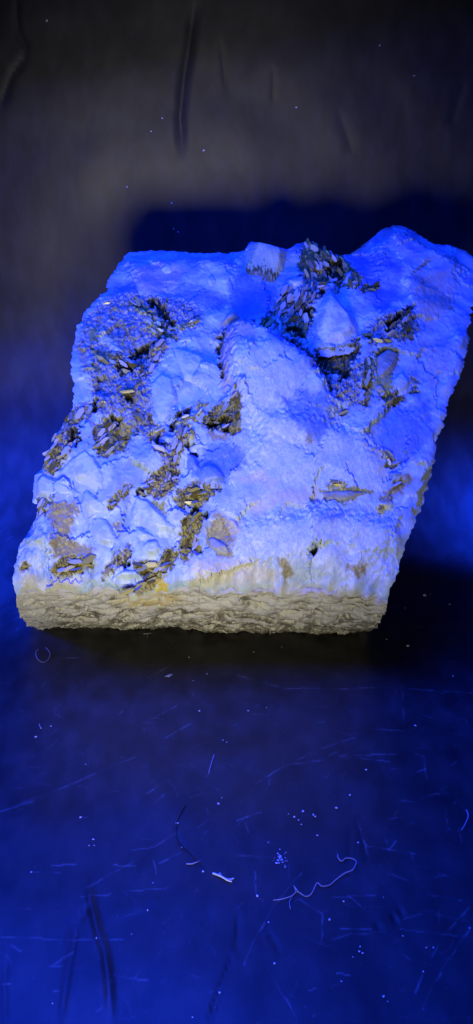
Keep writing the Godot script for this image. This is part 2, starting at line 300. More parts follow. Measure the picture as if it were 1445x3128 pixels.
func list_scratches() -> void:
	scratch([-708, 2258, -585, 2331, -491, 2391, -316, 2500])
	scratch([-322, 2910, -225, 3006])
	scratch([-287, 2319, -201, 2391])
	scratch([-248, 2282, -221, 2327])
	scratch([-293, 2679, -209, 2753])
	scratch([-239, 2584, -157, 2659])
	scratch([-670, 3030, -587, 3024])
	scratch([-747, 2726, -724, 2716])
	scratch([-403, 2705, -393, 2726])
	scratch([434, 2646, 466, 2636, 584, 2622])
	scratch([59, 2711, 113, 2708])
	scratch([59, 2376, 111, 2425, 163, 2461, 292, 2484])
	scratch([163, 2461, 257, 2526, 394, 2594])
	scratch([332, 2502, 514, 2512])
	scratch([332, 2502, 460, 2561])
	scratch([345, 2498, 496, 2475])
	scratch([297, 2502, 325, 2521])
	scratch([491, 2443, 535, 2441])
	scratch([669, 2447, 707, 2476])
	scratch([-3, 2930, 175, 2848, 353, 2851, 595, 2854, 837, 2820])
	scratch([740, 3353, 955, 3338])
	scratch([679, 3232, 819, 3225])
	scratch([703, 2803, 748, 2837])
	scratch([677, 2619, 753, 2599])
	scratch([591, 2848, 565, 2664])
	scratch([125, 2659, 164, 2619])
	scratch([274, 2664, 298, 2667])
	scratch([633, 2706, 667, 2690])
	scratch([568, 2429, 599, 2443, 605, 2498, 579, 2512])
	scratch([595, 2443, 597, 2381])
	scratch([149, 2498, 150, 2456])
	scratch([97, 2372, 107, 2416, 150, 2461])
	scratch([699, 3078, 725, 3076])
	scratch([-2, 2219, 72, 2255])
	scratch([515, 1954, 577, 1943, 632, 1926])
	scratch([534, 2014, 601, 2016])
	scratch([369, 2126, 507, 2093])
	scratch([359, 2229, 364, 2156, 371, 2097])
	scratch([400, 2054, 418, 2027, 474, 1999])
	scratch([256, 1951, 375, 1954])
	scratch([153, 1834, 217, 1801, 247, 1795])
	scratch([244, 1816, 292, 1834, 391, 1840])
	scratch([423, 1849, 514, 1834, 593, 1822])
	scratch([438, 1879, 491, 1895])
	scratch([491, 1767, 546, 1840, 619, 1914])
	scratch([607, 1849, 528, 1752, 480, 1686, 442, 1621])
	scratch([431, 1668, 462, 1722])
	scratch([82, 1725, 105, 1671, 144, 1599])
	scratch([18, 1741, 55, 1834, 105, 1927, 181, 2033])
	scratch([245, 1720, 279, 1716])
	scratch([173, 1673, 197, 1677])
	scratch([169, 1940, 225, 1895, 217, 1804])
	scratch([435, 2187, 482, 2265])
	scratch([447, 2229, 500, 2232])
	scratch([48, 2040, 52, 1956])
	scratch([268, 1849, 356, 1852])
	scratch([300, 1956, 333, 1917])
	scratch([620, 2233, 623, 2179])
	scratch([648, 2187, 645, 2119])
	scratch([-2, 2090, 99, 2083])
	scratch([177, 1604, 185, 1609])
	scratch([413, 1787, 434, 1758])
	scratch([457, 2141, 429, 2104])
	scratch([-2, 2194, 21, 2225, 32, 2171])
	scratch([538, 1908, 531, 1864])
	scratch([563, 2314, 603, 2331, 660, 2340])
	scratch([655, 2290, 679, 2314])
	scratch([501, 2305, 536, 2298])
	scratch([148, 2054, 146, 2006])
	scratch([504, 2044, 540, 2046])
	scratch([525, 1892, 604, 1870])
	scratch([-608, 1819, -537, 1820, -404, 1814])
	scratch([-571, 2031, -491, 2029])
	scratch([-413, 1978, -383, 2001, -348, 2029, -276, 2081])
	scratch([-302, 2113, -241, 2121, -176, 2172])
	scratch([-219, 2063, -149, 2106])
	scratch([-347, 2058, -280, 2056])
	scratch([-237, 2077, -221, 2018])
	scratch([-148, 1885, -114, 1936, -110, 1975])
	scratch([-300, 1885, -249, 1904])
	scratch([-305, 1714, -216, 1698])
	scratch([-579, 1689, -555, 1690])
	scratch([-447, 1673, -426, 1673])
	scratch([-471, 1739, -417, 1739])
	scratch([-708, 2254, -583, 2319])
	scratch([-628, 1907, -539, 1909])
	scratch([-518, 2056, -452, 2060])
	scratch([-424, 1949, -340, 1958])
	scratch([-470, 1734, -414, 1784])
	scratch([-119, 2191, -67, 2230])
	scratch([-98, 2169, -78, 2184])
	scratch([-273, 1734, -263, 1728])
	scratch([-578, 1799, -544, 1778])
	scratch([-455, 1816, -282, 1816])
	scratch([-298, 1968, -170, 1978])
	scratch([-477, 2222, -439, 2238])

func list_creases() -> void:
	crease(41, 26, [-165, 6397, -193, 6239, -223, 6090, -243, 5935, -235, 5775])
	crease(30, 14, [-897, 6397, -904, 6268, -862, 6195])
	crease(30, 12, [-862, 6195, -946, 6105, -1012, 5974])
	crease(22, 6, [-66, 6239, -42, 6044])
	crease(22, 5, [159, 6135, 153, 5997])
	crease(38, 8, [965, 6090, 917, 5903])
	crease(48, 6, [434, 5966, 512, 5791])
	crease(18, -26, [-410, 2001, -389, 1923, -363, 1849, -333, 1778, -312, 1690, -294, 1578])
	crease(14, 14, [-413, 1873, -419, 1784, -419, 1690, -414, 1578])
	crease(15, 12, [-380, 1936, -414, 1879, -451, 1825])
	crease(8, 10, [-63, 1904, -90, 1843, -113, 1790])
	crease(9, 16, [-5, 1773, -36, 1685, -65, 1588])
	crease(4, 16, [-155, 2278, -167, 2246, -178, 2199, -172, 2157, -157, 2124, -132, 2095, -114, 2070])
	crease(17, -7, [-185, 1962, -262, 1923, -332, 1892])
	crease(11, 10, [-581, 1767, -569, 1690, -544, 1588])
	crease(9, 5, [-240, 1690, -239, 1638])
	crease(6, 14, [452, 1917, 412, 1875, 356, 1853])
	crease(9, 12, [8, 1895, -2, 1775])
	crease(9, 5, [335, 2202, 310, 1999])
	crease(8, 8, [81, 1840, 109, 1781])
	crease(6, 6, [358, 2225, 366, 2141, 367, 2054])

func fibre_path(which: String) -> Array:
	match which:
		"curl": return [287, 2090, 286, 2076, 295, 2065, 310, 2079, 329, 2076, 336, 2061, 322, 2033, 299, 2023, 272, 2003, 254, 1986, 232, 1979, 220, 1988, 203, 1956, 186, 1949, 165, 1963, 148, 1946, 126, 1936, 97, 1933]
		"curlb": return [166, 1963, 158, 1974, 157, 1978, 160, 1963, 151, 1949, 142, 1927, 143, 1903]
		"ring": return [-750, 3081, -755, 3055, -742, 3018, -720, 3002, -704, 3014, -699, 3043, -709, 3068, -725, 3090]
		"feather": return [-67, 2024, -46, 2012, -24, 1998, -12, 1997]
		"featherb": return [-47, 2023, -41, 2010, -24, 2001, -7, 2008]
		"short": return [-141, 2056, -124, 2054, -108, 2063, -102, 2069]
		"straight": return [-71, 2503, -79, 2462, -88, 2413]
		"hook": return [-665, 2652, -660, 2635, -652, 2626]
		"wire": return [688, 2261, 688, 2233, 672, 2202, 655, 2179]
		"tuftstem": return [231, 2044, 232, 2033, 227, 2023]
		"star": return [-363, 3182, -346, 3179, -331, 3186]
		"starb": return [-347, 3195, -344, 3155]
		"thread": return [-152, 2280, -165, 2248, -176, 2203, -173, 2163, -159, 2128, -133, 2099, -117, 2073, -101, 2056, -89, 2031]
	return []

# ---------------------------------------------------------------- helpers

func lin(r: float, g: float, b: float) -> Color:
	return Color(r, g, b).linear_to_srgb()

func material(c: Color, rough: float, metal := 0.0, spec := 0.5, by_vertex := false) -> StandardMaterial3D:
	var m := StandardMaterial3D.new()
	m.albedo_color = c.linear_to_srgb()
	m.roughness = rough
	m.metallic = metal
	m.metallic_specular = spec
	m.vertex_color_use_as_albedo = by_vertex
	m.cull_mode = BaseMaterial3D.CULL_DISABLED
	return m

func numbered(called: String) -> String:
	var n: int = used_names.get(called, 0)
	used_names[called] = n + 1
	return called if n == 0 else "%s_%03d" % [called, n]

func put(called: String, mesh: Mesh, m: Material, parent: Node3D, where := Transform3D()) -> MeshInstance3D:
	var o := MeshInstance3D.new()
	o.name = called
	o.mesh = mesh
	o.material_override = m
	o.transform = where
	parent.add_child(o, true)
	return o

func tag(o: Node3D, label: String, category := "", group := "", kind := "") -> void:
	o.set_meta("label", label)
	if category: o.set_meta("category", category)
	if group: o.set_meta("group", group)
	if kind: o.set_meta("kind", kind)

func noise(seed_of: int, per_mm: float, octaves := 1) -> FastNoiseLite:
	var n := FastNoiseLite.new()
	n.seed = seed_of
	n.frequency = per_mm
	n.noise_type = FastNoiseLite.TYPE_SIMPLEX
	n.fractal_type = FastNoiseLite.FRACTAL_FBM if octaves > 1 else FastNoiseLite.FRACTAL_NONE
	n.fractal_octaves = octaves
	return n

func cells(seed_of: int, per_mm: float, kind: int, jitter := 1.0) -> FastNoiseLite:
	var n := noise(seed_of, per_mm)
	n.noise_type = FastNoiseLite.TYPE_CELLULAR
	n.cellular_return_type = kind
	n.cellular_jitter = jitter
	return n

# an indexed grid of rows x columns with smooth normals
func grid_mesh(v: PackedVector3Array, c: PackedColorArray, columns: int, rows: int, uv := PackedVector2Array(), outward := 1.0, around := false) -> ArrayMesh:
	var n := PackedVector3Array()
	n.resize(v.size())
	var idx := PackedInt32Array()
	for j in rows:
		for i in columns:
			var k := j * columns + i
			var l := k - 1 if i > 0 else (k + columns - 1 if around else k)
			var r := k + 1 if i < columns - 1 else (k - columns + 1 if around else k)
			var d := k - columns if j > 0 else k
			var u := k + columns if j < rows - 1 else k
			n[k] = (v[r] - v[l]).cross(v[u] - v[d]).normalized() * outward
			if j < rows - 1 and (i < columns - 1 or around):
				var e := r + columns
				if outward > 0:
					idx.append_array([k, u, r, r, u, e])
				else:
					idx.append_array([k, r, u, r, e, u])
	var a := []
	a.resize(Mesh.ARRAY_MAX)
	a[Mesh.ARRAY_VERTEX] = v
	a[Mesh.ARRAY_NORMAL] = n
	if c.size(): a[Mesh.ARRAY_COLOR] = c
	if uv.size(): a[Mesh.ARRAY_TEX_UV] = uv
	a[Mesh.ARRAY_INDEX] = idx
	var m := ArrayMesh.new()
	m.add_surface_from_arrays(Mesh.PRIMITIVE_TRIANGLES, a)
	return m

func sd_polygon(q: PackedVector2Array, p: Vector2) -> float:   # negative inside
	var n := q.size()
	var best := 1e9
	var inside := false
	var j := n - 1
	for i in n:
		var a := q[i]
		var b := q[j]
		var e := b - a
		var w := p - a
		var r := w - e * clampf(w.dot(e) / e.length_squared(), 0.0, 1.0)
		best = minf(best, r.length_squared())
		if (a.y > p.y) != (b.y > p.y) and p.x < e.x * (p.y - a.y) / e.y + a.x:
			inside = not inside
		j = i
	return -sqrt(best) if inside else sqrt(best)

func polygon(l: Array) -> PackedVector2Array:
	var q := PackedVector2Array()
	for i in range(0, l.size(), 2):
		q.append(Vector2(l[i], l[i + 1]) * 0.0001)
	return q

func smoothed(q: PackedVector2Array, reach: int) -> PackedVector2Array:
	var out := q.duplicate()
	var n := q.size()
	for i in n:
		var w := mini(reach, mini(i, n - 1 - i))
		var s := Vector2()
		for k in range(-w, w + 1): s += q[i + k]
		out[i] = s / (2 * w + 1)
	return out

func fade_in(x: float) -> float:
	return pow(maxf(0.0, 1.0 - x), 2.0)

func along(l: PackedFloat32Array, count: int, ragged: float, seed_of: int, per_mm := 0.22) -> PackedVector2Array:   # evenly spaced points along a traced line, with a broken edge
	var q := PackedVector2Array()
	for i in range(0, l.size(), 2):
		q.append(Vector2(l[i], l[i + 1]) * 0.0001)
	var lengths := PackedFloat32Array([0.0])
	for i in range(1, q.size()):
		lengths.append(lengths[i - 1] + q[i].distance_to(q[i - 1]))
	var total := lengths[q.size() - 1]
	var n := noise(seed_of, per_mm, 4 if per_mm > 0.1 else 2)
	var out := PackedVector2Array()
	var k := 0
	for i in count:
		var want := total * i / (count - 1)
		while k < q.size() - 2 and lengths[k + 1] < want:
			k += 1
		var f := (want - lengths[k]) / maxf(lengths[k + 1] - lengths[k], 1e-9)
		var p := q[k].lerp(q[k + 1], clampf(f, 0, 1))
		var side := (q[k + 1] - q[k]).normalized().orthogonal()
		var fade := minf(1.0, minf(want, total - want) / 0.004)
		out.append(p + side * n.get_noise_1d(want * 1000.0) * ragged * fade)
	return out

# ---------------------------------------------------------------- the specimen's face

class Region:
	var kind: String
	var shape: PackedVector2Array
	var low: Vector2
	var high: Vector2
	var area: float
	var height: float

var regions: Array[Region] = []
var masses: Array[Region] = []
var cells_of_regions := {}
# kind: first colour, second colour, height in mm, roughness in mm, feather in mm
var looks := {
	"milk": [Color(0.66, 0.78, 0.79), Color(0.48, 0.61, 0.76), 0.0, 0.03, 4.0],
	"brown": [Color(0.4, 0.35, 0.08), Color(0.13, 0.105, 0.018), -0.8, 0.6, 0.6],
	"dark": [Color(0.03, 0.026, 0.006), Color(0.01, 0.009, 0.003), -3.2, 0.5, 0.35],
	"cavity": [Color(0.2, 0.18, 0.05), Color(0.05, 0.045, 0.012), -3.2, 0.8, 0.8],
	"haze": [Color(0.52, 0.52, 0.5), Color(0.42, 0.4, 0.36), 0.0, 0.05, 1.4],
	"purple": [Color(0.42, 0.37, 0.18), Color(0.3, 0.26, 0.12), -0.3, 0.22, 0.9],
	"druse": [Color(0.4, 0.43, 0.42), Color(0.2, 0.19, 0.12), -0.6, 0.95, 1.8],
	"tan": [Color(0.7, 0.69, 0.52), Color(0.62, 0.6, 0.42), 0.0, 0.1, 1.6],
	"grey": [Color(0.42, 0.41, 0.09), Color(0.34, 0.33, 0.07), -0.2, 0.1, 0.4],
	"gold": [Color(0.82, 0.76, 0.22), Color(0.3, 0.25, 0.02), 0.3, 0.45, 0.3],  # gold mica, its bright glints painted into the first colour
	"yellow": [Color(0.66, 0.48, 0.05), Color(0.7, 0.6, 0.14), 0.1, 0.3, 0.4],
	"streak": [Color(0.48, 0.45, 0.3), Color(0.13, 0.105, 0.03), -0.6, 0.9, 0.9],
	"pale": [Color(0.8, 0.79, 0.42), Color(0.66, 0.64, 0.26), 0.2, 0.2, 0.6],
	"shade_blue": [Color(0.22, 0.34, 0.66), Color(0.15, 0.26, 0.6), -0.2, 0.06, 1.6],  # rock turned up from the white lamp, that bluer shading painted as colour
}
var n_warp := noise(3, 0.35, 3)
var n_big := noise(11, 0.04, 2)
var n_mid := noise(12, 0.13, 3)
var n_fine := noise(13, 0.9, 3)
var n_tone := noise(14, 0.09, 4)
var c_grain := cells(21, 0.55, FastNoiseLite.RETURN_DISTANCE)
var c_tone := cells(22, 0.9, FastNoiseLite.RETURN_CELL_VALUE)
var c_step := cells(23, 0.16, FastNoiseLite.RETURN_CELL_VALUE)
var tint := Color.WHITE

func mineral(kind: String, l: Array) -> void:
	regions.append(region(kind, l))

func mass(height: int, l: Array) -> void:
	var r := region("mass", l)
	r.height = height * 0.0001
	masses.append(r)

func region(kind: String, l: Array) -> Region:
	var r := Region.new()
	r.kind = kind
	r.shape = polygon(l)
	r.low = r.shape[0]
	r.high = r.shape[0]
	for p in r.shape:
		r.low = r.low.min(p)
		r.high = r.high.max(p)
	var n := r.shape.size()
	for i in n:
		r.area += r.shape[i].cross(r.shape[(i + 1) % n]) * 0.5
	r.area = absf(r.area)
	return r

func sort_regions() -> void:
	for k in regions.size():
		var r := regions[k]
		var a := ((r.low - Vector2(0.003, 0.003)) / 0.004).floor()
		var b := ((r.high + Vector2(0.003, 0.003)) / 0.004).floor()
		for i in range(int(a.x), int(b.x) + 1):
			for j in range(int(a.y), int(b.y) + 1):
				var at := Vector2i(i, j)
				if not cells_of_regions.has(at): cells_of_regions[at] = []
				cells_of_regions[at].append(k)

func hash2(i: int, j: int) -> Vector3:
	var a := sin(i * 127.1 + j * 311.7) * 43758.5453
	var b := sin(i * 269.5 + j * 183.3) * 24634.6345
	var c := sin(i * 419.2 + j * 371.9) * 31415.9265
	return Vector3(a - floorf(a), b - floorf(b), c - floorf(c))

# cleavage facets: every cell is a small tilted plane; x is its height in cells, y its tone
func facet(p: Vector2, size: float) -> Vector2:
	var q := p / size
	var ci := int(floorf(q.x))
	var cj := int(floorf(q.y))
	var best := 1e9
	var out := Vector2()
	for j in range(cj - 1, cj + 2):
		for i in range(ci - 1, ci + 2):
			var k := hash2(i, j)
			var w := q - Vector2(i + k.x, j + k.y)
			var e := w.length_squared()
			if e < best:
				best = e
				var turn := k.z * TAU * 3.0
				var tilt := 0.12 + 0.35 * k.x * k.y
				out = Vector2((w.x * cos(turn) + w.y * sin(turn)) * tilt + (k.y - 0.5) * 0.16, k.z)
	return out

func bulge(t: float) -> float:
	var v := t / FACE_LONG
	return 4.0 * BULGE * v * (1.0 - v)

func broad(p: Vector2) -> float:          # the large shapes of the face
	var h := bulge(p.y)
	var mm := p * 1000.0
	h += n_big.get_noise_2dv(mm) * 0.0012
	for r in masses:
		if p.x > r.low.x - 0.004 and p.y > r.low.y - 0.004 and p.x < r.high.x + 0.004 and p.y < r.high.y + 0.004:
			var d := sd_polygon(r.shape, p) + n_warp.get_noise_2dv(mm) * 0.0012
			h += r.height * smoothstep(0.0012, -0.0065, d) * smoothstep(r.low.y - 0.002, r.low.y + 0.75 * (r.high.y - r.low.y), p.y)
	return h

func relief(p: Vector2) -> float:         # all of it; leaves the colour in tint
	var mm := p * 1000.0
	var wx := n_warp.get_noise_2d(mm.x, mm.y)
	var wy := n_warp.get_noise_2d(mm.x + 71.0, mm.y - 33.0)
	var warp := Vector2(wx, wy)
	var h := broad(p)
	var f := facet(p + warp * 0.0012, 0.0125)
	var g := facet(p + warp * 0.0005 + Vector2(0.3, 0.1), 0.0042)
	var calm := smoothstep(-0.15, 0.25, n_mid.get_noise_2d(mm.x * 0.5 + 200.0, mm.y * 0.5))
	var flat := smoothstep(0.085, 0.115, p.y)
	h += (f.x * 0.0125 * 0.55 + g.x * 0.0042 * lerpf(0.03, 0.4, calm)) * (1.0 - 0.5 * flat)
	h += n_mid.get_noise_2dv(mm) * 0.00016
	var tone := n_tone.get_noise_2dv(mm)
	var broad_tone := n_big.get_noise_2d(mm.x * 1.3 + 31.0, mm.y * 1.3 - 77.0)
	tint = Color(0.53, 0.67, 0.77) * (1.0 + tone * 0.26 + broad_tone * 0.12 + (f.y - 0.5) * 0.3 + (g.y - 0.5) * 0.2)
	var glassy := smoothstep(0.05, 0.4, n_tone.get_noise_2d(mm.x * 0.7 + 90.0, mm.y * 0.7 - 50.0) + (f.y - 0.5) * 0.35)
	tint = tint.lerp(Color(0.26, 0.4, 0.7), glassy * 0.8)
	tint = tint.lerp(Color(0.3, 0.43, 0.72), 0.6 * smoothstep(0.68, 0.7, g.y * 0.6 + f.y * 0.4 + tone * 0.2) * (1.0 - glassy))
	var milky := smoothstep(0.15, 0.5, n_tone.get_noise_2d(mm.x * 0.55 - 190.0, mm.y * 0.75 + 20.0))
	tint = tint.lerp(Color(0.68, 0.8, 0.78), milky * 0.7)
	var rough := 0.025
	var drop := 0.0
	var soft_ground := smoothstep(0.006, -0.006, sd_polygon(regions[0].shape, p) + wx * 0.003)
	h -= (f.x * 0.0125 * 0.55 * 0.4 + g.x * 0.0042 * lerpf(0.03, 0.3, calm) * 0.75) * soft_ground
	var at := Vector2i(int(floorf(p.x / 0.004)), int(floorf(p.y / 0.004)))
	if cells_of_regions.has(at):
		var grain := c_tone.get_noise_2d(mm.x * 1.3 + mm.y * 0.5 + wx * 2.0, mm.y * 0.55 - mm.x * 0.25 + wy * 2.0)
		for k in cells_of_regions[at]:
			var r := regions[k]
			if p.x < r.low.x - 0.003 or p.y < r.low.y - 0.003 or p.x > r.high.x + 0.003 or p.y > r.high.y + 0.003:
				continue
			var l: Array = looks[r.kind]
			var soft: float = l[4] * 0.001
			var d := sd_polygon(r.shape, p) + wx * 0.0013 + n_fine.get_noise_2dv(mm) * 0.0005
			if r.kind == "brown" or r.kind == "streak" or r.kind == "dark" or r.kind == "gold": d -= 0.0005
			var w := smoothstep(soft, -soft, d)
			if w <= 0.0:
				continue
			var m := smoothstep(-0.35, 0.35, grain * 0.8 + n_fine.get_noise_2d(mm.x + 40.0, mm.y) * 0.5)
			if r.kind == "druse" or r.kind == "purple":
				m *= 0.75
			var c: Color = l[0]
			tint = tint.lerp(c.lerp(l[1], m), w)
			drop = lerpf(drop, l[2], w * smoothstep(0.001, -0.0018, d))
			rough = lerpf(rough, l[3], w)
	h += drop * 0.001
	h += n_fine.get_noise_2dv(mm) * rough * 0.0006
	if rough > 0.2:
		h -= (c_grain.get_noise_2d(mm.x + wx * 0.5, mm.y + wy * 0.5) + 0.5) * rough * 0.0014
		h += c_tone.get_noise_2d(mm.x * 1.3, mm.y) * rough * 0.0004
	tint.a = 1.0
	return h

func on_face(p: Vector2, h: float) -> Vector3:
	return FACE_AT + Vector3(p.x, 0, 0) + FACE_UP * p.y + FACE_OUT * h

# ---------------------------------------------------------------- building the specimen

var specimen: Node3D
var m_feldspar: StandardMaterial3D
var left_column := PackedVector3Array()
const ACROSS := 500
const UPWARD := 430

func make_specimen() -> void:
	specimen = Node3D.new()
	specimen.name = "mineral_specimen"
	specimen.position = Vector3(0, 0, -0.30)
	add_child(specimen)
	tag(specimen, "large angular rock of pale crystals and brown mica on a grey banded base, glowing blue", "mineral specimen")
	m_feldspar = material(Color.WHITE, 0.42, 0.0, 0.5, true)
	m_feldspar.subsurf_scatter_enabled = true
	m_feldspar.subsurf_scatter_strength = 0.18
	list_minerals()
	sort_regions()
	var shift := Transform3D(Basis(), -specimen.position)
	# the broad face
	var bot := along(bottom_edge, ACROSS, 0.0, 1)
	var top := along(top_edge, ACROSS, 0.0, 2)
	var lef := along(left_edge, UPWARD, 0.0, 3)
	var rig := along(right_edge, UPWARD, 0.0, 4)
	var bot_r := along(bottom_edge, ACROSS, 0.0022, 1, 0.09)
	var top_r := along(top_edge, ACROSS, 0.0008, 2)
	var lef_r := along(left_edge, UPWARD, 0.0009, 3)
	var rig_r := along(right_edge, UPWARD, 0.0009, 4)
	# the traced steps soften inward, so that they do not run across the face
	var lef_s := smoothed(lef, 45)
	var rig_s := smoothed(rig, 45)
	var bot_s := smoothed(bot, 45)
	var top_s := smoothed(top, 45)
	var v := PackedVector3Array()
	var c := PackedColorArray()
	v.resize(ACROSS * UPWARD)
	c.resize(ACROSS * UPWARD)
	for j in UPWARD:
		var b := float(j) / (UPWARD - 1)
		for i in ACROSS:
			var a := float(i) / (ACROSS - 1)
			var p := bot_s[i] * (1 - b) + top_s[i] * b + lef_s[j] * (1 - a) + rig_s[j] * a
			p -= (bot[0] * (1 - a) + bot[ACROSS - 1] * a) * (1 - b) + (top[0] * (1 - a) + top[ACROSS - 1] * a) * b
			p += (lef_r[j] - lef_s[j]) * fade_in(a / 0.10) + (rig_r[j] - rig_s[j]) * fade_in((1 - a) / 0.10)
			p += (bot_r[i] - bot_s[i]) * fade_in(b / 0.22) + (top_r[i] - top_s[i]) * fade_in((1 - b) / 0.10)
			var rim := minf(minf(a * 0.14, (1 - a) * 0.14), minf(b * 0.3, (1 - b) * 0.134))
			var h := relief(p)
			var roll := 1.0 - minf(rim / 0.003, 1.0)
			h = lerpf(h, bulge(p.y), roll * 0.6) - roll * roll * 0.0006
			var brow := maxf(0.0, 1.0 - b * 0.134 / (0.009 + 0.005 * n_big.get_noise_2d(p.x * 2500.0, 9.0)))
			h -= brow * brow * 0.0032
			v[j * ACROSS + i] = on_face(p, h) - specimen.position
			c[j * ACROSS + i] = tint
	put("feldspar_face", grid_mesh(v, c, ACROSS, UPWARD), m_feldspar, specimen)
	# the schist base, from the lower edge of the face back under to the sheet
	var rows := 90
	var con := along(contact_edge, ACROSS, 0.0010, 5)
	var bv := PackedVector3Array()
	var bc := PackedColorArray()
	var n_layer := noise(31, 1.0, 3)
	var n_bed := noise(32, 0.12, 2)
	var n_fleck := cells(33, 0.8, FastNoiseLite.RETURN_CELL_VALUE)
	for j in rows:
		var k := float(j) / (rows - 1)       # 0 on the sheet, 1 at the edge of the face
		for i in ACROSS:
			var low := Vector3(con[i].x, 0.0, con[i].y) - specimen.position
			var calm := on_face(bot_s[i], bulge(bot_s[i].y)) - specimen.position
			var p := low.lerp(calm.lerp(v[i], pow(k, 12.0)), k)
			var mid := k * (1 - k) * 4.0
			var x := p.x * 1000.0
			var y := k * 48.0 + n_bed.get_noise_2d(x * 0.10, k * 5.0) * 5.0
			var chunk := n_bed.get_noise_2d(x * 0.5 + 50.0, y * 0.9)
			var bed := n_layer.get_noise_2d(x * 0.03, y * 0.30)
			var bed2 := n_layer.get_noise_2d(x * 0.11 + 300.0, y * 0.8)
			var fleck := n_fleck.get_noise_2d(x * 0.45 + bed * 3.0, y * 1.1)
			var crust := smoothstep(0.5, 0.8, k + chunk * 0.5)                 # the pale rock comes down over the bedded base
			var off := 3.4 * pow(k, 1.2) * (1 - k) * (0.0046 + chunk * 0.002) + minf(mid * 3.0, 1.0) * (bed * 0.0011 * (1 - crust) + bed2 * 0.0006 + fleck * 0.00012 + facet(Vector2(p.x + bed2 * 0.001, k * 0.04), 0.0065).x * 0.0036)
			p += Vector3(0, -0.6, 0.8) * off
			p.y = maxf(p.y, 0.0002 + 0.0014 * maxf(0.0, n_bed.get_noise_2d(x * 1.5, 300.0)))
			bv.append(p)
			var col := Color(0.52, 0.51, 0.41).lerp(Color(0.18, 0.17, 0.125), smoothstep(-0.05, 0.22, bed * 0.9 + bed2 * 0.45))
			col = col.lerp(Color(0.62, 0.6, 0.46), smoothstep(0.12, 0.42, -bed2 + fleck * 0.35))
			col = col.lerp(Color(0.1, 0.09, 0.06), smoothstep(0.28, 0.5, bed2 + fleck * 0.3) * 0.85)
			col *= 1.0 + fleck * 0.15
			var pale := Color(0.62, 0.62, 0.58).lerp(Color(0.4, 0.385, 0.31), smoothstep(0.0, 0.35, bed2 * 0.8 + fleck * 0.3))
			col = col.lerp(pale, crust * 0.9)
			var stain := smoothstep(0.008, 0.002, Vector2((p.x + 0.030) * 0.45, p.y - 0.035 + absf(p.x + 0.03) * 0.1).length() + bed2 * 0.002)
			col = col.lerp(Color(0.62, 0.42, 0.12).lerp(Color(0.6, 0.53, 0.25), fleck * 0.5 + 0.5), stain * smoothstep(-0.1, 0.3, bed2 + fleck * 0.6 + 0.15))
			var corner := smoothstep(0.022, 0.008, p.x + 0.081 + bed2 * 0.006 - k * 0.0)
			col = col.lerp(Color(0.62, 0.61, 0.55) * (0.85 + 0.3 * fleck), corner * 0.85)
			col.a = 1.0
			bc.append(col)
	var m_schist := material(Color.WHITE, 0.72, 0.0, 0.35, true)
	put("schist_base", grid_mesh(bv, bc, ACROSS, rows), m_schist, specimen)
	# the broken back and sides, swept from the outline to a rough back
	var loop := PackedVector3Array()
	var loop_c := PackedColorArray()
	for j in range(0, rows - 1): _edge(loop, loop_c, bv, bc, j * ACROSS)
	for j in range(0, UPWARD - 1): _edge(loop, loop_c, v, c, j * ACROSS)
	for i in range(0, ACROSS - 1): _edge(loop, loop_c, v, c, (UPWARD - 1) * ACROSS + i)
	for j in range(UPWARD - 1, 0, -1): _edge(loop, loop_c, v, c, j * ACROSS + ACROSS - 1)
	for j in range(rows - 1, 0, -1): _edge(loop, loop_c, bv, bc, j * ACROSS + ACROSS - 1)
	for i in range(ACROSS - 1, 0, -1): _edge(loop, loop_c, bv, bc, i)
	var count := loop.size()
	var sv := PackedVector3Array()
	var sc := PackedColorArray()
	var n_side := noise(41, 0.12, 4)
	var rings := 22
	var even := PackedVector3Array()          # the outline without its small steps
	even.resize(count)
	for i in count:
		var s := Vector3()
		for k in range(-24, 25): s += loop[(i + k + count) % count]
		even[i] = s / 49.0
	for j in rings + 1:
		var k := float(j) / rings
		for i in count:
			var p := loop[i].lerp(even[i], minf(k * 3.5, 1.0))
			var z_back := -0.066 - 0.3 * p.y
			var q := Vector3(lerpf(0.0, p.x, 0.82), p.y * 0.9, minf(z_back, p.z))
			var w := p.lerp(q, k)
			if j == rings:
				w = Vector3(lerpf(0.01, q.x, 0.0), 0.06, z_back)
			else:
				var e := n_side.get_noise_3d(w.x * 1000.0, w.y * 1000.0, w.z * 1000.0) * minf(k * 4.0, 1.0)
				w += Vector3(signf(p.x) * 0.005, 0.002 if p.y > 0.05 else 0.0, 0) * (e + facet(Vector2(w.z, w.y), 0.014).x * 0.9 * minf(k * 4.0, 1.0))
			w.y = maxf(w.y, 0.0003)
			sv.append(w)
			sc.append(loop_c[i].lerp(Color(0.55, 0.54, 0.47), minf(k * 5.0, 1.0)))
	put("broken_back", grid_mesh(sv, sc, count, rings + 1, PackedVector2Array(), -1.0, true), m_schist, specimen)

func _edge(loop: PackedVector3Array, loop_c: PackedColorArray, v: PackedVector3Array, c: PackedColorArray, k: int) -> void:
	loop.append(v[k])
	loop_c.append(c[k])

# ---------------------------------------------------------------- crystals

var crystal_shapes: Array[Region] = []
var crystal_looks := {
	"white": [Color(0.64, 0.76, 0.8), Color(0.44, 0.57, 0.74), "quartz_crystal", ""],
	"smoky": [Color(0.46, 0.44, 0.3), Color(0.36, 0.34, 0.22), "smoky_crystal", "smoky grey crystal"],
	"book": [Color(0.7, 0.71, 0.72), Color(0.62, 0.63, 0.68), "mica_book", "silvery mica book with a dark lower fringe and fine leaf edges"],
	"blue": [Color(0.25, 0.37, 0.72), Color(0.18, 0.3, 0.68), "blue_crystal", "deep blue glassy crystal"],
}

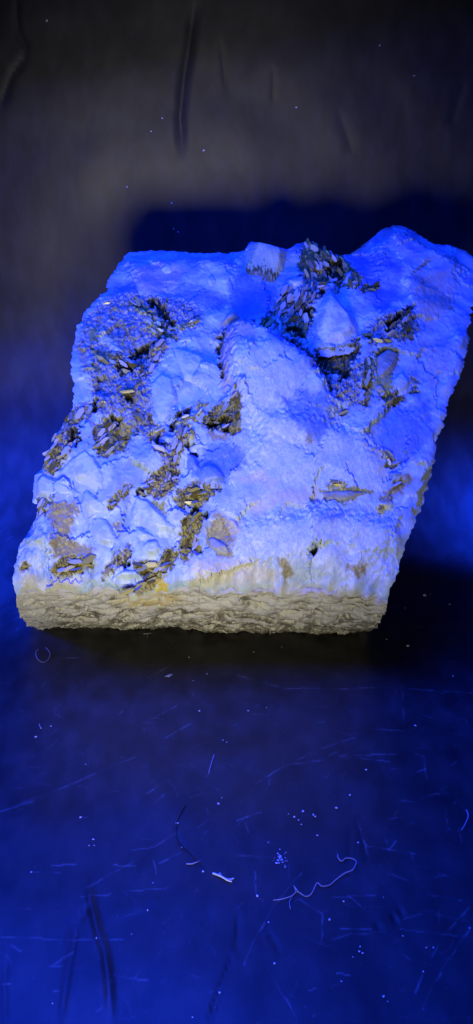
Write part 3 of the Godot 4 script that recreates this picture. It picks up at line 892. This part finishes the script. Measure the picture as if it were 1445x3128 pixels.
func crystal(kind: String, height: int, l: Array) -> void:
	var r := region(kind, l)
	crystal_shapes.append(r)
	var look: Array = crystal_looks[kind]
	var mid := (r.low + r.high) * 0.5
	var size := r.high - r.low
	var tall := height * (0.0001 if height >= 45 else 0.00008)
	var base := broad(mid)
	var step := 0.00036
	var planes: Array[Vector3] = []
	var first := rng.randf() * TAU
	for k in 6:
		var turn := first + k * TAU / 6.0 + rng.randf_range(-0.4, 0.4)
		planes.append(Vector3(cos(turn), sin(turn), 0) * rng.randf_range(0.12, 0.5) + Vector3(0, 0, rng.randf_range(0.75, 1.05)))
	var n_own := noise(rng.randi() % 1000, 0.5, 3)
	var w := int(size.x / step) + 5
	var h := int(size.y / step) + 5
	var v := PackedVector3Array()
	var c := PackedColorArray()
	var keep := PackedByteArray()
	for j in h:
		for i in w:
			var p := r.low + Vector2(i - 2, j - 2) * step
			var mm := p * 1000.0
			var rag := n_own.get_noise_2dv(mm)
			var d := -sd_polygon(r.shape, p) + rag * 0.00025
			var up := tall
			for k in planes:
				up = minf(up, tall * k.z + (p - mid).dot(Vector2(k.x, k.y)) * 0.6 + 0.0001 * rag)
			up = maxf(up, tall * 0.25)
			if kind == "white": up = lerpf(up, tall * (0.3 + 0.75 * clampf((p.y - r.low.y) / size.y, 0, 1)) + (p.x - mid.x) * planes[0].x * 0.5, 0.85 if height >= 45 else 0.25)
			if kind == "book": up = tall * (0.1 + 1.0 * clampf((p.y - r.low.y) / size.y, 0, 1)) + 0.00012 * n_own.get_noise_2d(mm.x * 3.0, mm.y * 0.2)
			var side := d * lerpf(0.55, 1.5, smoothstep(0.1, 0.5, (p.y - r.low.y) / size.y)) - 0.0008
			var e := 0.001 if height >= 45 else 0.0005
			var f := clampf(0.5 + 0.5 * (side - up) / e, 0, 1)
			var z := lerpf(side, up, f) - e * f * (1 - f)
			z += n_fine.get_noise_2dv(mm) * 0.00007
			v.append(on_face(p, lerpf(base, broad(p), 0.85) + z) - specimen.position)
			var q: Color = look[0] if height < 45 or kind == "book" else Color(0.76, 0.85, 0.86)
			q = q.lerp(look[1], smoothstep(-0.3, 0.4, n_tone.get_noise_2d(mm.x * 1.5, mm.y * 1.5) + rag * 0.5))
			if kind == "book":
				var f2 := clampf((p.y - r.low.y) / size.y - (p.x - mid.x) / size.x * -0.22, 0, 1)
				var streak := n_fine.get_noise_2d(mm.x * 1.6, mm.y * 0.22) + n_own.get_noise_2d(mm.x * 2.0, mm.y * 0.3)
				q = q.lerp(Color(0.86, 0.84, 0.36), smoothstep(0.92, 0.62, f2 + streak * 0.3))
				q = q.lerp(Color(0.2, 0.185, 0.05), smoothstep(0.34, 0.24, f2 + streak * 0.16) * smoothstep(0.02, 0.12, f2 + streak * 0.06))
				q.a = 1.0
			c.append(q)
			keep.append(1 if d > -0.0018 else 0)
	var m := grid_mesh(v, c, w, h)
	var a := m.surface_get_arrays(0)
	var idx: PackedInt32Array = a[Mesh.ARRAY_INDEX]
	var left := PackedInt32Array()
	for k in range(0, idx.size(), 3):
		if keep[idx[k]] and keep[idx[k + 1]] and keep[idx[k + 2]]:
			left.append_array([idx[k], idx[k + 1], idx[k + 2]])
	a[Mesh.ARRAY_INDEX] = left
	var out := ArrayMesh.new()
	out.add_surface_from_arrays(Mesh.PRIMITIVE_TRIANGLES, a)
	var o := put(look[2], out, m_feldspar, specimen)
	if look[3]: o.set_meta("label", look[3])

# ---------------------------------------------------------------- mica

func plate_mesh(seed_of: int, leaves: int) -> ArrayMesh:     # a thin six-sided mica plate, unit size, made of a few shifted leaves
	var g := RandomNumberGenerator.new()
	g.seed = seed_of
	var st := SurfaceTool.new()
	st.begin(Mesh.PRIMITIVE_TRIANGLES)
	st.set_smooth_group(-1)
	var ring: Array[Vector2] = []
	for k in 6:
		var a := (k + g.randf_range(-0.3, 0.3)) * TAU / 6.0
		ring.append(Vector2(cos(a) * g.randf_range(0.6, 1.0), sin(a) * g.randf_range(0.4, 0.7)) * 0.5)
	for n in leaves:
		var y0 := n * 0.07
		var y1 := y0 + 0.055
		var off := Vector2(g.randf_range(-0.06, 0.06), g.randf_range(-0.06, 0.06)) * minf(n, 1)
		var s := g.randf_range(0.85, 1.0)
		for k in 6:
			var a := ring[k] * s + off
			var b := ring[(k + 1) % 6] * s + off
			var a0 := Vector3(a.x, y0, a.y)
			var b0 := Vector3(b.x, y0, b.y)
			var a1 := Vector3(a.x * 0.97, y1, a.y * 0.97)
			var b1 := Vector3(b.x * 0.97, y1, b.y * 0.97)
			var m1 := Vector3(off.x, y1, off.y)
			for q in [a0, a1, b0, b0, a1, b1, a1, m1, b1]:
				st.add_vertex(q)
	st.generate_normals()
	return st.commit()

func axis_of(r: Region) -> float:          # the direction a patch is longest in
	var mid := (r.low + r.high) * 0.5
	var xx := 0.0
	var yy := 0.0
	var xy := 0.0
	for p in r.shape:
		var q := p - mid
		xx += q.x * q.x
		yy += q.y * q.y
		xy += q.x * q.y
	return 0.5 * atan2(2.0 * xy, xx - yy)

func make_mica() -> void:
	var shapes: Array[ArrayMesh] = []
	for k in 7: shapes.append(plate_mesh(50 + k, 1 + k % 3))
	var mats := {
		"brown": [material(Color(0.42, 0.37, 0.08), 0.35, 0.1), material(Color(0.18, 0.145, 0.02), 0.3, 0.15), material(Color(0.54, 0.5, 0.16), 0.35, 0.05), material(Color(0.62, 0.6, 0.46), 0.25, 0.0)],
		"streak": [material(Color(0.55, 0.53, 0.4), 0.3, 0.1), material(Color(0.36, 0.33, 0.18), 0.3, 0.1), material(Color(0.2, 0.165, 0.03), 0.3, 0.15), material(Color(0.66, 0.66, 0.56), 0.35, 0.05)],
		"gold": [material(Color(0.97, 0.94, 0.55), 0.3, 0.0), material(Color(0.65, 0.56, 0.1), 0.3, 0.15)],  # pale first colour stands in for glints on gold mica
		"dark": [material(Color(0.04, 0.035, 0.01), 0.25, 0.15), material(Color(0.18, 0.15, 0.03), 0.3, 0.15)],
		"druse": [material(Color(0.46, 0.48, 0.46), 0.25, 0.05), material(Color(0.6, 0.65, 0.68), 0.3), material(Color(0.3, 0.28, 0.18), 0.25, 0.1), material(Color(0.5, 0.54, 0.58), 0.25)],
	}
	var spots := []
	for r in regions:
		if not mats.has(r.kind): continue
		var per: float = {"brown": 0.13, "streak": 0.17, "gold": 0.22, "dark": 0.05, "druse": 0.07}[r.kind]
		var grow: float = {"brown": 2.2, "streak": 2.1, "gold": 1.4, "dark": 1.2, "druse": 1.1}[r.kind]
		var want := int(ceil(r.area * 1e6 * per))
		var made := 0
		var tries := 0
		while made < want and tries < want * 12:
			tries += 1
			var p := Vector2(rng.randf_range(r.low.x, r.high.x), rng.randf_range(r.low.y, r.high.y))
			var free := true
			for s in crystal_shapes:
				if p.x > s.low.x and p.y > s.low.y - 0.001 and p.x < s.high.x and p.y < s.high.y and sd_polygon(s.shape, p) < 0.0008: free = false
			if free and sd_polygon(r.shape, p) < -0.0002:
				made += 1
				spots.append([p, r.kind, rng.randf_range(0.0012, 0.0034) * grow, axis_of(r)])
	spots.sort_custom(func(a, b): return a[2] > b[2])
	var tiny := SurfaceTool.new()
	tiny.begin(Mesh.PRIMITIVE_TRIANGLES)
	for k in spots.size():
		var p: Vector2 = spots[k][0]
		var size: float = spots[k][2]
		var h := relief(p)
		var lean: float = spots[k][3] + rng.randfn(0, 0.22 if spots[k][1] != "druse" else 1.2)
		var grain := Vector3(cos(lean), 0, 0) + FACE_UP * sin(lean)          # along the blades
		var away := Vector3(-sin(lean), 0, 0) + FACE_UP * cos(lean)
		var out := (FACE_OUT * rng.randf_range(0.5, 1.0) + away * rng.randf_range(-0.9, 0.4)).normalized()
		var side := (grain - out * grain.dot(out)).normalized()
		var b := Basis(side, out, side.cross(out)) * Basis.from_scale(Vector3(size, size * 0.4, size * rng.randf_range(0.3, 0.6)))
		var where := Transform3D(b, on_face(p, h + size * 0.1) - specimen.position)
		var set_of: Array = mats[spots[k][1]]
		var mesh := shapes[rng.randi() % shapes.size()]
		if k < 300:
			put("mica_flake", mesh, set_of[rng.randi() % set_of.size()], specimen, where)
		else:
			tiny.append_from(mesh, 0, where)
	var o := put("mica_grains", tiny.commit(), material(Color(0.4, 0.36, 0.12), 0.3, 0.15), specimen)
	o.set_meta("kind", "stuff")

# ---------------------------------------------------------------- the sheet

var creases := []
var scratches := []

func crease(width: int, depth: int, l: Array) -> void:
	var r := region("crease", l)
	creases.append([r, width * 0.0001, depth * 0.0001])

func scratch(l: Array) -> void:
	scratches.append(polygon(l))

func sheet_at(a: float) -> Array:          # point (y, z) and upward normal (y, z) at arc length a
	var bend := SHEET_BEND * PI * 0.5
	if a < SHEET_FLAT: return [0.0, 0.02 - a, 1.0, 0.0]
	if a < SHEET_FLAT + bend:
		var w := (a - SHEET_FLAT) / SHEET_BEND
		return [SHEET_BEND * (1 - cos(w)), 0.02 - SHEET_FLAT - SHEET_BEND * sin(w), cos(w), sin(w)]
	return [SHEET_BEND + a - SHEET_FLAT - bend, 0.02 - SHEET_FLAT - SHEET_BEND, 0.0, 1.0]

func sheet_point(x: float, a: float, up := 0.0) -> Vector3:
	var q := sheet_at(a)
	return Vector3(x, q[0] + q[2] * up, q[1] + q[3] * up)

func line_distance(q: PackedVector2Array, p: Vector2) -> Vector2:   # distance, and place along it from 0 to 1
	var best := Vector2(1e9, 0)
	for i in q.size() - 1:
		var e := q[i + 1] - q[i]
		var f := clampf((p - q[i]).dot(e) / e.length_squared(), 0, 1)
		var d := p.distance_to(q[i] + e * f)
		if d < best.x: best = Vector2(d, (i + f) / (q.size() - 1))
	return best

func sheet_rise(x: float, a: float, n_wave: FastNoiseLite) -> float:
	var h := n_wave.get_noise_2d(x * 1000.0, a * 1000.0) * 0.0006
	for k in creases:
		var r: Region = k[0]
		var w: float = k[1]
		if x < r.low.x - w or a < r.low.y - w or x > r.high.x + w or a > r.high.y + w: continue
		var d := line_distance(r.shape, Vector2(x, a))
		if d.x < w:
			h -= 0.32 * absf(k[2]) * pow(1.0 - d.x / w, 1.5) * signf(k[2]) * minf(1.0, minf(d.y, 1.0 - d.y) * 6.0)
	return h

func make_sheet() -> void:
	list_creases()
	list_scratches()
	var n_wave := noise(61, 0.012, 2)
	var xs := PackedFloat32Array()
	for i in 12: xs.append(-0.6 + 0.04 * i)
	for i in 360: xs.append(-0.13 + 0.26 * i / 359.0)
	for i in 12: xs.append(0.16 + 0.04 * i)
	var rows := 460
	var v := PackedVector3Array()
	var uv := PackedVector2Array()
	var c := PackedColorArray()
	var n_dull := noise(62, 0.05, 5)
	for j in rows:
		var a := SHEET_ALL * j / (rows - 1)
		for x in xs:
			v.append(sheet_point(x, a, sheet_rise(x, a, n_wave)) if absf(x) < 0.135 else sheet_point(x, a))
			uv.append(Vector2((x + 0.245) / 0.49, a / SHEET_ALL))
			var d := 1.0 + n_dull.get_noise_2d(x * 1000.0, a * 1000.0) * lerpf(0.4, 0.12, smoothstep(0.28, 0.4, a))
			c.append(Color(d, d, d) * 0.72)
	var m := material(Color.WHITE, 0.44, 0.0, 0.45, true)
	m.albedo_texture = worn_texture()
	var mottle := NoiseTexture2D.new()
	mottle.noise = noise(64, 0.045, 6)
	mottle.width = 1024
	mottle.height = 1024
	mottle.seamless = true
	var ramp := Gradient.new()
	ramp.offsets = PackedFloat32Array([0.25, 0.5, 0.75])
	ramp.colors = PackedColorArray([Color(0.78, 0.78, 0.78), Color(0.85, 0.85, 0.85), Color(0.93, 0.93, 0.93)])
	mottle.color_ramp = ramp
	m.detail_enabled = true
	m.detail_blend_mode = BaseMaterial3D.BLEND_MODE_MUL
	m.detail_albedo = mottle
	m.detail_uv_layer = BaseMaterial3D.DETAIL_UV_1
	var bump := NoiseTexture2D.new()
	bump.noise = noise(63, 0.012, 5)
	bump.width = 1024
	bump.height = 1024
	bump.as_normal_map = true
	bump.bump_strength = 3.0
	bump.seamless = true
	m.normal_enabled = true
	m.normal_texture = bump
	m.normal_scale = 0.12
	var o := put("backdrop", grid_mesh(v, c, xs.size(), rows, uv), m, self)
	tag(o, "creased and scratched black vinyl sheet under and behind the rock", "", "", "structure")

func worn_texture() -> ImageTexture:
	var side := 2048
	var img := Image.create(side, side, false, Image.FORMAT_RGB8)
	img.fill(Color(0.06, 0.06, 0.063).linear_to_srgb())
	var g := RandomNumberGenerator.new()
	g.seed = 77
	# old scuffs: short, in loose directions, over the part that gets used
	for k in 1500:
		var at := Vector2(g.randf_range(-0.15, 0.15), g.randf_range(0.10, 0.40))
		var turn := g.randfn(0.15, 0.55) if g.randf() < 0.75 else g.randf() * TAU
		var far := g.randf_range(0.0008, 0.006) * (3.0 if g.randf() < 0.08 else 1.0)
		var bow := g.randf_range(-0.12, 0.12)
		var q := PackedVector2Array()
		for i in 5:
			q.append(at + Vector2.from_angle(turn + bow * i) * far * (i / 4.0))
		draw_scratch(img, q, g.randf_range(0.02, 0.12), 0.7, g)
	for q in scratches:
		draw_scratch(img, q, g.randf_range(0.12, 0.34), 1.0, g)
	for k in 900:                             # pale grit trodden into the sheet
		var at := Vector2(g.randf_range(-0.16, 0.16), g.randf_range(0.08, 0.42)) if g.randf() < 0.85 else Vector2(g.randf_range(-0.16, 0.16), g.randf_range(0.42, 0.8))
		dab(img, at, g.randf_range(0.05, 0.35), 1)
	return ImageTexture.create_from_image(img)

func dab(img: Image, at: Vector2, much: float, wide: int) -> void:
	var px := Vector2((at.x + 0.245) / 0.49, at.y / SHEET_ALL) * img.get_width()
	for i in wide:
		var x := int(px.x) + i
		var y := int(px.y)
		if x < 1 or y < 1 or x > img.get_width() - 2 or y > img.get_height() - 2: return
		img.set_pixel(x, y, img.get_pixel(x, y).srgb_to_linear().lerp(Color(0.6, 0.6, 0.6), much).linear_to_srgb())

func draw_scratch(img: Image, q: PackedVector2Array, much: float, even: float, g: RandomNumberGenerator) -> void:
	var worn := noise(g.randi() % 9999, 0.14, 2)
	for i in q.size() - 1:
		var far := q[i].distance_to(q[i + 1])
		var count := int(far / 0.00022) + 1
		for k in count:
			var f := float(k) / count
			var p := q[i].lerp(q[i + 1], f)
			var w := worn.get_noise_2d(p.x * 1000.0, p.y * 1000.0)
			dab(img, p + Vector2(w * 0.00025, 0), much * clampf(0.55 + w * 0.6, 0.2, 1.0) * even * g.randf_range(0.75, 1.0), 2 if w > 0.05 else 1)

# ---------------------------------------------------------------- dust and fibres

var speck_shapes: Array[ArrayMesh] = []
var m_dust: StandardMaterial3D

func lump_mesh(seed_of: int) -> ArrayMesh:
	var s := SphereMesh.new()
	s.radius = 1.0
	s.height = 1.3
	s.radial_segments = 9
	s.rings = 5
	var a := s.get_mesh_arrays()
	var v: PackedVector3Array = a[Mesh.ARRAY_VERTEX]
	var n := noise(seed_of, 0.9)
	for i in v.size(): v[i] *= 1.0 + n.get_noise_3dv(v[i]) * 0.55
	a[Mesh.ARRAY_VERTEX] = v
	var m := ArrayMesh.new()
	m.add_surface_from_arrays(Mesh.PRIMITIVE_TRIANGLES, a)
	return m

var specks := []

func speck(place: String, x: int, a: int, r: float) -> void:
	var at := Vector2(x, a) * 0.0001
	var size := r * 0.0001 * (0.58 if place == "backdrop" else 0.9)
	var q := sheet_at(at.y)
	var up := Vector3(0, q[2], q[3])
	var side := Vector3.RIGHT.rotated(up, rng.randf() * TAU)
	var b := Basis(side, up, side.cross(up)) * Basis.from_scale(Vector3(size, size * 0.6, size * rng.randf_range(0.6, 1.0)))
	var o := put(numbered("dust_speck"), speck_shapes[rng.randi() % speck_shapes.size()], m_dust, self, Transform3D(b, sheet_point(at.x, at.y, size * 0.3)))
	specks.append([o, at, r, place])

# every speck is told by the mark nearest to it, its rank there and the side it lies on
func label_specks() -> void:
	var marks := {}
	for k in [["curl", "the curly fibre", 5], ["ring", "the curled hair", 3], ["feather", "the lint sliver", 2], ["straight", "the lone straight fibre", 1], ["wire", "the bent fibre", 2], ["thread", "the dark thread", 3], ["hook", "the hooked fibre", 1], ["star", "the crossed fibres", 1]]:
		marks[k[1]] = polygon(fibre_path(k[0]))[k[2]]
	marks["the deep front fold"] = Vector2(-0.062, 0.135)
	marks["the front right corner"] = Vector2(0.06, 0.135)
	marks["the rock's lower right corner"] = Vector2(0.055, 0.322)
	marks["the grey fluff flake"] = Vector2(-0.0245, 0.292)
	marks["the lint tuft"] = polygon(fibre_path("tuftstem"))[0] + Vector2(-0.0105, 0.004)
	marks["the scuffed sheet's middle"] = Vector2(0.02, 0.245)
	marks["the sheet's right side"] = Vector2(0.085, 0.26)
	var high := {"the long upright fold": Vector2(-0.024, 0.60), "the kinked fold high on the left": Vector2(-0.095, 0.63), "the rock's peak": Vector2(0.07, 0.55), "the rock's flat top": Vector2(-0.03, 0.545)}
	var near := {}
	for s in specks:
		var from: Dictionary = high if s[3] == "backdrop" else marks
		var best := ""
		for m in from:
			if best == "" or s[1].distance_to(from[m]) < s[1].distance_to(from[best]): best = m
		if not near.has(best): near[best] = []
		near[best].append(s)
		s.append(from[best])
	var ranks := ["nearest", "second nearest", "third nearest", "fourth nearest", "fifth nearest", "sixth nearest", "seventh nearest", "eighth nearest", "ninth nearest", "tenth nearest", "eleventh nearest", "twelfth nearest", "thirteenth nearest", "fourteenth nearest", "fifteenth nearest", "sixteenth nearest"]
	for m in near:
		var l: Array = near[m]
		l.sort_custom(func(a, b): return a[1].distance_to(a[4]) < b[1].distance_to(b[4]))
		for k in l.size():
			var s: Array = l[k]
			var off: Vector2 = s[1] - s[4]
			var way := ("to its right" if off.x > 0 else "to its left") if absf(off.x) > absf(off.y) else (("above it" if s[3] == "backdrop" else "behind it") if off.y > 0 else ("below it" if s[3] == "backdrop" else "in front of it"))
			var big := "large pale" if s[2] > 5.5 else ("small pale" if s[2] > 3.2 else "tiny pale")
			tag(s[0], "%s dust speck, %s to %s, %s" % [big, ranks[mini(k, 15)], m, way], "dust speck", "dust specks on the upright backdrop" if s[3] == "backdrop" else "dust specks on the flat sheet")

func tube(points: PackedVector3Array, r0: float, r1: float) -> ArrayMesh:
	var sides := 6
	var v := PackedVector3Array()
	var count := points.size()
	for j in count:
		var ahead := (points[mini(j + 1, count - 1)] - points[maxi(j - 1, 0)]).normalized()
		var u := ahead.cross(Vector3(0.1, 1, 0.05)).normalized()
		var w := u.cross(ahead)
		var r := lerpf(r0, r1, float(j) / (count - 1)) * (0.85 + 0.3 * absf(sin(j * 1.7)))
		if j == 0 or j == count - 1: r *= 0.2
		for i in sides:
			var t := TAU * i / sides
			v.append(points[j] + (u * cos(t) + w * sin(t)) * r)
	return grid_mesh(v, PackedColorArray(), sides, count, PackedVector2Array(), -1.0, true)

func fibre_points(which: String, lift := 0.0004, rough_line := 0.0) -> PackedVector3Array:
	var q := polygon(fibre_path(which))
	var out := PackedVector3Array()
	for i in q.size() - 1:
		for k in 6:
			var f := k / 6.0
			var p := q[i].cubic_interpolate(q[i + 1], q[maxi(i - 1, 0)], q[mini(i + 2, q.size() - 1)], f)
			p += Vector2(rng.randf_range(-1, 1), rng.randf_range(-1, 1)) * rough_line
			out.append(sheet_point(p.x, p.y, lift * (1.0 + 0.8 * sin((i + f) * 1.3))))
	out.append(sheet_point(q[q.size() - 1].x, q[q.size() - 1].y, lift))
	return out

func fibre(called: String, label: String, category: String, paths: Array, parts: Array, r: float, m: Material) -> void:
	var o := Node3D.new()
	o.name = numbered(called)
	add_child(o)
	o.position = fibre_points(paths[0])[0]
	tag(o, label, category)
	for k in paths.size():
		var pts := fibre_points(paths[k])
		for i in pts.size(): pts[i] -= o.position
		put(parts[k], tube(pts, r, r * 0.7), m, o)

func make_dust() -> void:
	m_dust = material(Color(0.92, 0.92, 0.92), 0.8)
	for k in 5: speck_shapes.append(lump_mesh(80 + k))
	list_dust()
	label_specks()
	var m_lint := material(Color(0.42, 0.42, 0.46), 0.8)
	var m_thin := material(Color(0.33, 0.33, 0.36), 0.8)
	var m_black := material(Color(0.02, 0.02, 0.022), 0.6)
	fibre("curly_fibre", "long pale curly lint fibre with a looped tail on the blue sheet", "fibre", ["curl", "curlb"], ["strand", "tail"], 0.00015, m_lint)
	fibre("curved_hair", "thin pale hair curled into an open ring left of the rock's black shadow", "hair", ["ring"], ["strand"], 0.00014, m_thin)
	fibre("lint_sliver", "bright forked sliver of white lint at the end of the dark thread", "lint", ["feather", "featherb"], ["blade", "fork"], 0.0003, m_dust)
	fibre("short_fibre", "short bent fibre lying across the lower end of the dark thread", "fibre", ["short"], ["strand"], 0.00018, m_lint)
	fibre("straight_fibre", "short straight fibre standing alone below the rock on the scuffed sheet", "fibre", ["straight"], ["strand"], 0.00017, m_lint)
	fibre("hooked_fibre", "tiny hooked fibre just above a lone speck left of the sheet's middle", "fibre", ["hook"], ["strand"], 0.00015, m_lint)
	fibre("bent_fibre", "pale bent fibre by the sheet's right-hand edge with a speck on it", "fibre", ["wire"], ["strand"], 0.0002, m_lint)
	fibre("crossed_fibres", "faint little cross of two fibres in the black shadow under the rock", "fibre", ["star", "starb"], ["strand", "strand"], 0.00012, m_thin)
	fibre("dark_thread", "black beaded thread curving over the sheet toward the lint sliver", "thread", ["thread"], ["strand"], 0.00014, m_black)
	# a loose tuft of lint crumbs above the curly fibre's middle
	var tuft := Node3D.new()
	tuft.name = "lint_tuft"
	add_child(tuft)
	var mid := polygon(fibre_path("tuftstem"))[0] + Vector2(-0.0105, 0.004)
	tuft.position = sheet_point(mid.x, mid.y, 0.0)
	tag(tuft, "loose tuft of pale lint crumbs above the curly fibre", "lint")
	for k in 34:
		var at := mid + Vector2(rng.randfn(0, 0.0014), rng.randfn(0, 0.0018))
		var s := rng.randf_range(0.0001, 0.0003)
		put("crumb", speck_shapes[k % 5], m_dust if k % 2 else m_lint, tuft, Transform3D(Basis.from_scale(Vector3(s, s * 0.5, s)).rotated(Vector3.UP, rng.randf() * 6.0), sheet_point(at.x, at.y, s * 0.3) - tuft.position))
	# a flake of grey fluff
	var o := put("fluff_flake", lump_mesh(99), m_lint, self, Transform3D(Basis.from_scale(Vector3(0.0013, 0.0004, 0.0007)).rotated(Vector3.UP, 0.3), sheet_point(-0.0245, 0.292, 0.0002)))
	tag(o, "flat grey flake of fluff on the dark sheet midway below the rock", "lint")

# ---------------------------------------------------------------- scene

func blue() -> Color:
	return Color(0.005, 0.042, 1.0).linear_to_srgb()

func lamp_area(called: String, at: Vector3, to: Vector3, size: Vector2, c: Color, energy: float) -> void:
	var l := AreaLight3D.new()
	l.name = called
	l.area_size = size
	l.light_color = c
	l.light_energy = energy
	l.area_range = 3.0
	l.shadow_enabled = true
	add_child(l)
	l.look_at_from_position(at, to, Vector3(0.01, 0.1, 1).normalized())

func lamp_spot(called: String, at: Vector3, to: Vector3, angle: float, size: float, c: Color, energy: float) -> void:
	var l := SpotLight3D.new()
	l.name = called
	l.light_color = c
	l.light_energy = energy
	l.spot_angle = angle
	l.spot_angle_attenuation = 1.0
	l.spot_range = 3.0
	l.spot_attenuation = 2.0
	l.light_size = size
	l.shadow_enabled = true
	add_child(l)
	l.look_at_from_position(at, to, Vector3(0.01, 1, 0.1).normalized())

func _ready() -> void:
	rng.seed = 20240
	var cam := Camera3D.new()
	cam.name = "camera"
	cam.fov = 58.0
	cam.keep_aspect = Camera3D.KEEP_HEIGHT
	cam.near = 0.01
	cam.far = 20.0
	cam.position = Vector3(0, 0.2055, 0)
	cam.rotation_degrees = Vector3(-27, 0, 0)
	add_child(cam)
	cam.current = true
	var around := WorldEnvironment.new()
	around.name = "surroundings"
	var e := Environment.new()
	e.background_mode = Environment.BG_COLOR
	e.background_color = Color.BLACK
	e.tonemap_mode = Environment.TONE_MAPPER_LINEAR
	e.tonemap_exposure = 1.0
	e.sdfgi_enabled = true
	e.ssao_enabled = true
	e.ssil_enabled = true
	around.environment = e
	add_child(around)
	lamp_area("blue_lamp_above", Vector3(-0.085, 0.32, -0.235), Vector3(-0.035, 0.0, -0.025), Vector2(0.22, 0.22), blue(), 0.35)
	lamp_spot("blue_lamp_left", Vector3(-0.165, 0.022, -0.34), Vector3(-0.12, 0.0, -0.36), 66, 0.012, blue(), 0.13)
	lamp_spot("blue_lamp_right", Vector3(0.17, 0.03, -0.34), Vector3(0.142, 0.0, -0.372), 40, 0.012, blue(), 0.26)
	lamp_spot("white_lamp", Vector3(-0.045, 0.04, 0.0), Vector3(-0.02, 0.07, -0.4), 24, 0.06, Color(1.0, 0.97, 0.88), 0.074)
	make_sheet()
	make_specimen()
	list_crystals()
	make_mica()
	make_dust()
